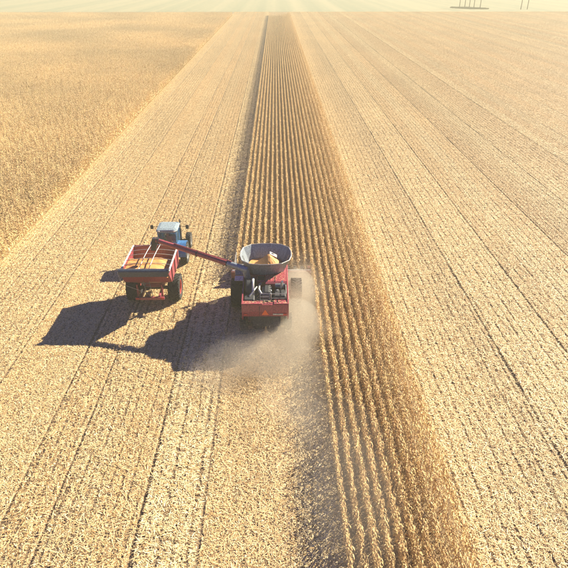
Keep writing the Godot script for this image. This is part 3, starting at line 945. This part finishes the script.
# ------------------------------------------------------------------ tractor
func build_tractor() -> void:
	var o := thing("tractor", "blue tractor with pale roof hitched to the red grain cart", "tractor", Vector3(-8.7, 0, -41.8))
	part("chassis", geo().box(Vector3(0, 0.95, -1.2), Vector3(0.62, 0.6, 4.0), 0.06), M.dark, o)
	part("rear_axle", geo().tube(Vector3(-1.2, 0.88, 0), Vector3(1.2, 0.88, 0), 0.15), M.dark, o)
	part("front_axle", geo().tube(Vector3(-1.1, 0.68, -2.9), Vector3(1.1, 0.68, -2.9), 0.1), M.dark, o)
	var hood := part("hood", geo().loft([[Vector3(-0.42, 1.1, -1.2), Vector3(0.42, 1.1, -1.2), Vector3(0.44, 1.85, -1.2), Vector3(0.30, 2.02, -1.2), Vector3(-0.30, 2.02, -1.2), Vector3(-0.44, 1.85, -1.2)], [Vector3(-0.40, 1.0, -3.3), Vector3(0.40, 1.0, -3.3), Vector3(0.40, 1.62, -3.3), Vector3(0.26, 1.76, -3.3), Vector3(-0.26, 1.76, -3.3), Vector3(-0.40, 1.62, -3.3)], [Vector3(-0.34, 1.0, -3.5), Vector3(0.34, 1.0, -3.5), Vector3(0.33, 1.5, -3.5), Vector3(0.22, 1.6, -3.5), Vector3(-0.22, 1.6, -3.5), Vector3(-0.33, 1.5, -3.5)]]), M.blue, o)
	part("grille", geo().box(Vector3(0, 1.25, -3.51), Vector3(0.5, 0.42, 0.03), 0.01), M.dark, hood)
	for s in [-1, 1]:
		part("headlight", geo().box(Vector3(s * 0.22, 1.52, -3.51), Vector3(0.14, 0.09, 0.03), 0.01), M.white, hood)
	var cab := Node3D.new()
	cab.name = "cab"
	o.add_child(cab, true)
	part("floor", geo().box(Vector3(0, 1.32, -0.35), Vector3(1.36, 0.24, 1.6), 0.04), M.blue, cab)
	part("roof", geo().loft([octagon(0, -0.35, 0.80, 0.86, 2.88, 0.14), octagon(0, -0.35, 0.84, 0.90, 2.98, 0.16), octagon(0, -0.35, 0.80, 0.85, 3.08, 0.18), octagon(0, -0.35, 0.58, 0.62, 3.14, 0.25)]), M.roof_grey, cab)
	part("roof_edge", geo().box(Vector3(0, 2.86, 0.46), Vector3(1.5, 0.09, 0.06), 0.02), M.blue, cab)
	for s in [-1, 1]:
		part("pillar", geo().tube(Vector3(s * 0.66, 1.42, 0.40), Vector3(s * 0.72, 2.88, 0.44), 0.045), M.blue, cab)
		part("pillar", geo().tube(Vector3(s * 0.66, 1.42, -1.1), Vector3(s * 0.70, 2.88, -1.05), 0.04), M.blue, cab)
		part("side_glass", geo().box(Vector3(s * 0.69, 2.15, -0.33), Vector3(0.012, 1.4, 1.36), 0.003), M.glass, cab)
		part("work_light", geo().box(Vector3(s * 0.6, 3.0, 0.58), Vector3(0.16, 0.1, 0.08), 0.015), M.white, cab)
		part("mirror", geo().box(Vector3(s * 1.42, 2.75, -0.9), Vector3(0.24, 0.34, 0.06), 0.02).tube(Vector3(s * 0.72, 2.8, -1.0), Vector3(s * 1.42, 2.75, -0.92), 0.018), M.dark, cab)
	part("rear_window", geo().box(Vector3(0, 2.2, 0.42), Vector3(1.26, 1.24, 0.012), 0.003), M.glass, cab)
	part("windscreen", geo().box(Vector3(0, 2.15, -1.08), Vector3(1.26, 1.4, 0.012), 0.003), M.glass, cab)
	var seat := part("seat", geo().box(Vector3(0, 1.72, -0.2), Vector3(0.52, 0.14, 0.5), 0.05).box(Vector3(0, 2.1, 0.06), Vector3(0.5, 0.72, 0.13), 0.05), M.seat, cab)
	part("headrest", geo().box(Vector3(0, 2.54, 0.08), Vector3(0.3, 0.18, 0.1), 0.04), M.seat, seat)
	part("steering_wheel", geo().lathe(Vector3(0, 2.05, -0.72), Vector3(0, 0.8, 0.6), [[0.17, 0.0], [0.2, -0.02], [0.22, 0.0], [0.2, 0.02], [0.17, 0.0]], 20).tube(Vector3(0, 1.45, -0.95), Vector3(0, 2.04, -0.72), 0.03), M.dark, cab)
	for s in [-1, 1]:
		var g := geo()
		var ring0 := []
		for j in 9:
			var a := -0.35 + (PI * 0.78) * j / 8.0
			ring0.append(Vector2(sin(a - 0.6) * 1.0, cos(a - 0.6) * 1.0))
		for j in 8:
			var p: Vector2 = ring0[j]
			var q: Vector2 = ring0[j + 1]
			var x0: float = s * 0.72
			var x1: float = s * 1.42
			g.loft([[Vector3(x0, 0.88 + p.y, p.x), Vector3(x1, 0.88 + p.y, p.x), Vector3(x1, 0.88 + p.y * 0.96, p.x * 0.96), Vector3(x0, 0.88 + p.y * 0.96, p.x * 0.96)], [Vector3(x0, 0.88 + q.y, q.x), Vector3(x1, 0.88 + q.y, q.x), Vector3(x1, 0.88 + q.y * 0.96, q.x * 0.96), Vector3(x0, 0.88 + q.y * 0.96, q.x * 0.96)]], false)
		part("fender", g, M.blue, o)
		part("step", geo().box(Vector3(s * 0.85, 0.65, -1.35), Vector3(0.35, 0.05, 0.4), 0.01).box(Vector3(s * 0.85, 1.0, -1.3), Vector3(0.35, 0.05, 0.36), 0.01).box(Vector3(s * 0.69, 0.95, -1.3), Vector3(0.03, 0.7, 0.3), 0.01), M.dark, o)
		wheel(o, "rear_wheel", Vector3(s * 1.2, 0.88, 0), 0.88, 0.55, M.rim_silver, 20, s)
		wheel(o, "front_wheel", Vector3(s * 1.15, 0.68, -2.9), 0.68, 0.42, M.rim_silver, 18, s)
	part("exhaust", geo().tube(Vector3(0.78, 1.5, -1.25), Vector3(0.78, 2.5, -1.25), 0.085, 0.085, 12).tube(Vector3(0.78, 2.5, -1.25), Vector3(0.78, 3.15, -1.25), 0.05, 0.05, 12).tube(Vector3(0.78, 3.15, -1.25), Vector3(0.80, 3.28, -1.15), 0.05, 0.05, 12), M.dark, o)
	part("hitch", geo().box(Vector3(0, 0.5, 0.75), Vector3(0.12, 0.08, 1.3), 0.01), M.dark, o)
	part("lift_arm", geo().tube(Vector3(-0.4, 0.8, 0.3), Vector3(-0.42, 0.7, 1.0), 0.04).tube(Vector3(0.4, 0.8, 0.3), Vector3(0.42, 0.7, 1.0), 0.04), M.dark, o)

# ------------------------------------------------------------------ far poles and weeds
func build_far() -> void:
	var spots := [[116.9, -399.0, 0.0], [119.3, -396.0, 0.006], [121.6, -394.0, 0.0], [124.2, -393.0, -0.01], [126.5, -388.0, 0.0]]
	for p in spots + [[149.2, -381.0, 0.012], [153.1, -381.0, 0.012]]:
		var island: bool = p[0] < 130.0
		var o := thing("utility_pole", "tall slender utility pole rising from the dark weedy patch in the far field" if island else "tall slender utility pole of a pair standing in open pale field", "pole", Vector3(p[0], 0.05, p[1]), "poles on the weedy patch" if island else "pair of poles in the far field")
		o.rotation.z = -p[2]
		part("post", geo().tube(Vector3(0, -0.05, 0), Vector3(0, 15.5, 0), 0.26, 0.17, 10), M.wood, o)
		var arm := part("cross_arm", geo().box(Vector3(0, 14.6, 0.2), Vector3(1.9, 0.14, 0.12), 0.02), M.wood, o)
		for x in [-0.85, -0.4, 0.4, 0.85]:
			part("insulator", geo().lathe(Vector3(x, 14.67, 0.2), Vector3.UP, [[0.0, 0.0], [0.05, 0.0], [0.07, 0.08], [0.03, 0.16], [0.0, 0.17]], 8), M.white, arm)
	# weeds: tufts of bent blades
	rng.seed = 640
	var t := geo()
	for i in 26:
		var a := rng.randf() * TAU
		var r := rng.randf() * 0.35
		var base := Vector3(cos(a) * r, 0, sin(a) * r)
		var lean := Vector3(rng.randf_range(-0.4, 0.4), rng.randf_range(0.5, 1.1), rng.randf_range(-0.4, 0.4))
		var w := Vector3(-sin(a), 0, cos(a)) * 0.045
		var j := rng.randf_range(0.7, 1.3)
		t.col = Color(0.10 * j, 0.13 * j, 0.055 * j)
		t.sheet(base - w, base + w, base + lean * 0.6 + w * 0.8, base + lean * 0.6 - w * 0.8, Vector3(0, 0.3, 1))
		t.sheet(base + lean * 0.6 - w * 0.8, base + lean * 0.6 + w * 0.8, base + lean + Vector3(lean.x, -0.1, lean.z) * 0.5, base + lean + Vector3(lean.x, -0.1, lean.z) * 0.5 + w * 0.1, Vector3(0, 0.3, 1))
	var s := []
	var c := []
	for i in 1500:
		var a := rng.randf() * TAU
		var r := sqrt(rng.randf())
		s.append(Transform3D(Basis(Vector3.UP, rng.randf() * TAU).scaled(Vector3.ONE * rng.randf_range(0.4, 0.9)), Vector3(121.0 + cos(a) * r * 10.0, 0.04, -392.0 + sin(a) * r * 8.0 + cos(a) * r * 6.0)))
		var j := rng.randf_range(0.8, 1.2)
		c.append(Color(j, j, j))
	var weeds := thing("weeds", "low dark green weeds in an oval patch around the poles", "weeds", Vector3.ZERO, "", "stuff")
	copies("tufts", t.mesh(true), M.residue, s, c, weeds)

# ------------------------------------------------------------------ dust
func build_dust() -> void:
	var o := thing("dust", "tan dust and chaff blowing behind the harvester and over the strip", "dust", Vector3.ZERO, "", "stuff")
	# chaff: clusters of small flakes, thick at the middle and thinning outwards
	var puffs := []
	for k in 3:
		rng.seed = 610 + k
		var g := geo()
		for i in 2400:
			var p := Vector3(rng.randfn(), rng.randfn(), rng.randfn()) * 0.34
			var a := Vector3(rng.randfn(), rng.randfn(), rng.randfn()).normalized()
			var b := a.cross(Vector3(rng.randfn(), rng.randfn(), rng.randfn())).normalized()
			var r := rng.randf_range(0.0018, 0.0046)
			var j := rng.randf_range(0.85, 1.1)
			g.col = Color(0.92 * j, 0.79 * j, 0.57 * j)
			g.sheet(p - a * r, p + b * r, p + a * r, p - b * r)
		puffs.append(g.mesh(true))
	rng.seed = 61
	# [from, to, spread at each end, height, clusters]
	var banks := [
		[Vector3(1.7, 1.3, -37.5), Vector3(1.6, 1.1, -33.0), 0.45, 0.7, 0.55, 130],
		[Vector3(1.5, 1.1, -33.0), Vector3(0.9, 0.8, -27.8), 0.6, 1.2, 0.5, 230],
		[Vector3(0.6, 0.9, -29.8), Vector3(-3.8, 0.5, -26.6), 0.7, 1.2, 0.4, 170],
		[Vector3(0.8, 0.8, -28.5), Vector3(1.4, 0.9, -21.0), 1.1, 1.5, 0.5, 70],
	]
	var spots := [[], [], []]
	var tints := [[], [], []]
	for b in banks:
		for i in b[5]:
			var t := rng.randf()
			var w: float = lerpf(b[2], b[3], t)
			var at: Vector3 = b[0].lerp(b[1], t) + Vector3(rng.randfn() * w, rng.randfn() * b[4], rng.randfn() * w)
			var s := rng.randf_range(0.8, 1.7)
			at.y = maxf(at.y, 0.5)
			var v := rng.randi() % 3
			spots[v].append(Transform3D(Basis(Vector3.UP, rng.randf() * TAU).scaled(Vector3(s, s * 0.7, s)), at))
			var j := rng.randf_range(0.9, 1.08)
			tints[v].append(Color(j, j, j))
	for v in 3:
		copies("chaff", puffs[v], M.chaff, spots[v], tints[v], o)
	# fine dust: a few thin veils, hardly overlapping
	for d in [
		[Vector3(1.5, 1.0, -34.8), Vector3(2.8, 2.3, 6.4), 0.36],
		[Vector3(1.2, 1.1, -30.6), Vector3(3.4, 2.6, 5.2), 0.24],
		[Vector3(-1.2, 0.8, -28.0), Vector3(6.6, 2.0, 4.2), 0.10],
		[Vector3(1.0, 1.0, -25.0), Vector3(4.4, 2.4, 7.5), 0.05],
		[Vector3(3.0, 1.7, -17.5), Vector3(4.6, 3.2, 11.0), 0.02],
		[Vector3(3.1, 1.5, -16.8), Vector3(3.4, 2.6, 7.0), 0.025],
	]:
		var f := FogVolume.new()
		f.shape = RenderingServer.FOG_VOLUME_SHAPE_ELLIPSOID
		f.size = d[1]
		f.position = d[0]
		var m := FogMaterial.new()
		m.albedo = Color(1.0, 0.96, 0.88)
		m.density = d[2]
		f.material = m
		f.name = "dust_veil"
		o.add_child(f, true)

# ------------------------------------------------------------------ scene
func _ready() -> void:
	var cam := Camera3D.new()
	cam.name = "camera"
	cam.fov = 53.13
	cam.position = Vector3(0, 21, 0)
	cam.rotation_degrees = Vector3(-28.93, -0.79, 0)
	cam.near = 0.1
	cam.far = 6000.0
	cam.current = true
	add_child(cam)

	var env := Environment.new()
	env.background_mode = Environment.BG_SKY
	var sky := Sky.new()
	var sm := ProceduralSkyMaterial.new()
	sm.sky_top_color = Color(0.0, 0.25, 0.71)
	sm.sky_horizon_color = Color(0.09, 0.47, 0.83)
	sm.sky_curve = 0.12
	sm.ground_bottom_color = Color(0.35, 0.30, 0.22)
	sm.ground_horizon_color = Color(0.62, 0.66, 0.68)
	sky.sky_material = sm
	env.sky = sky
	env.background_energy_multiplier = 0.23
	env.tonemap_mode = Environment.TONE_MAPPER_LINEAR
	env.tonemap_exposure = 3.2
	env.fog_enabled = true
	env.fog_density = 0.0013
	env.fog_light_color = Color(0.95, 0.93, 0.81)
	env.volumetric_fog_enabled = true
	env.volumetric_fog_density = 0.0
	env.sdfgi_enabled = true
	env.ssao_enabled = true
	env.ssil_enabled = true
	var we := WorldEnvironment.new()
	we.name = "world"
	we.environment = env
	add_child(we)

	var sun := DirectionalLight3D.new()
	sun.name = "sun"
	sun.light_energy = 1.6
	sun.light_color = Color(1.0, 0.957, 0.855)
	sun.light_angular_distance = 0.5
	sun.shadow_enabled = true
	add_child(sun)
	sun.look_at_from_position(Vector3(1.38, 1.0, -0.96) * 100.0, Vector3.ZERO)

	make_materials()
	build_ground()
	build_corn()
	build_combine()
	build_cart()
	build_tractor()
	build_far()
	build_dust()
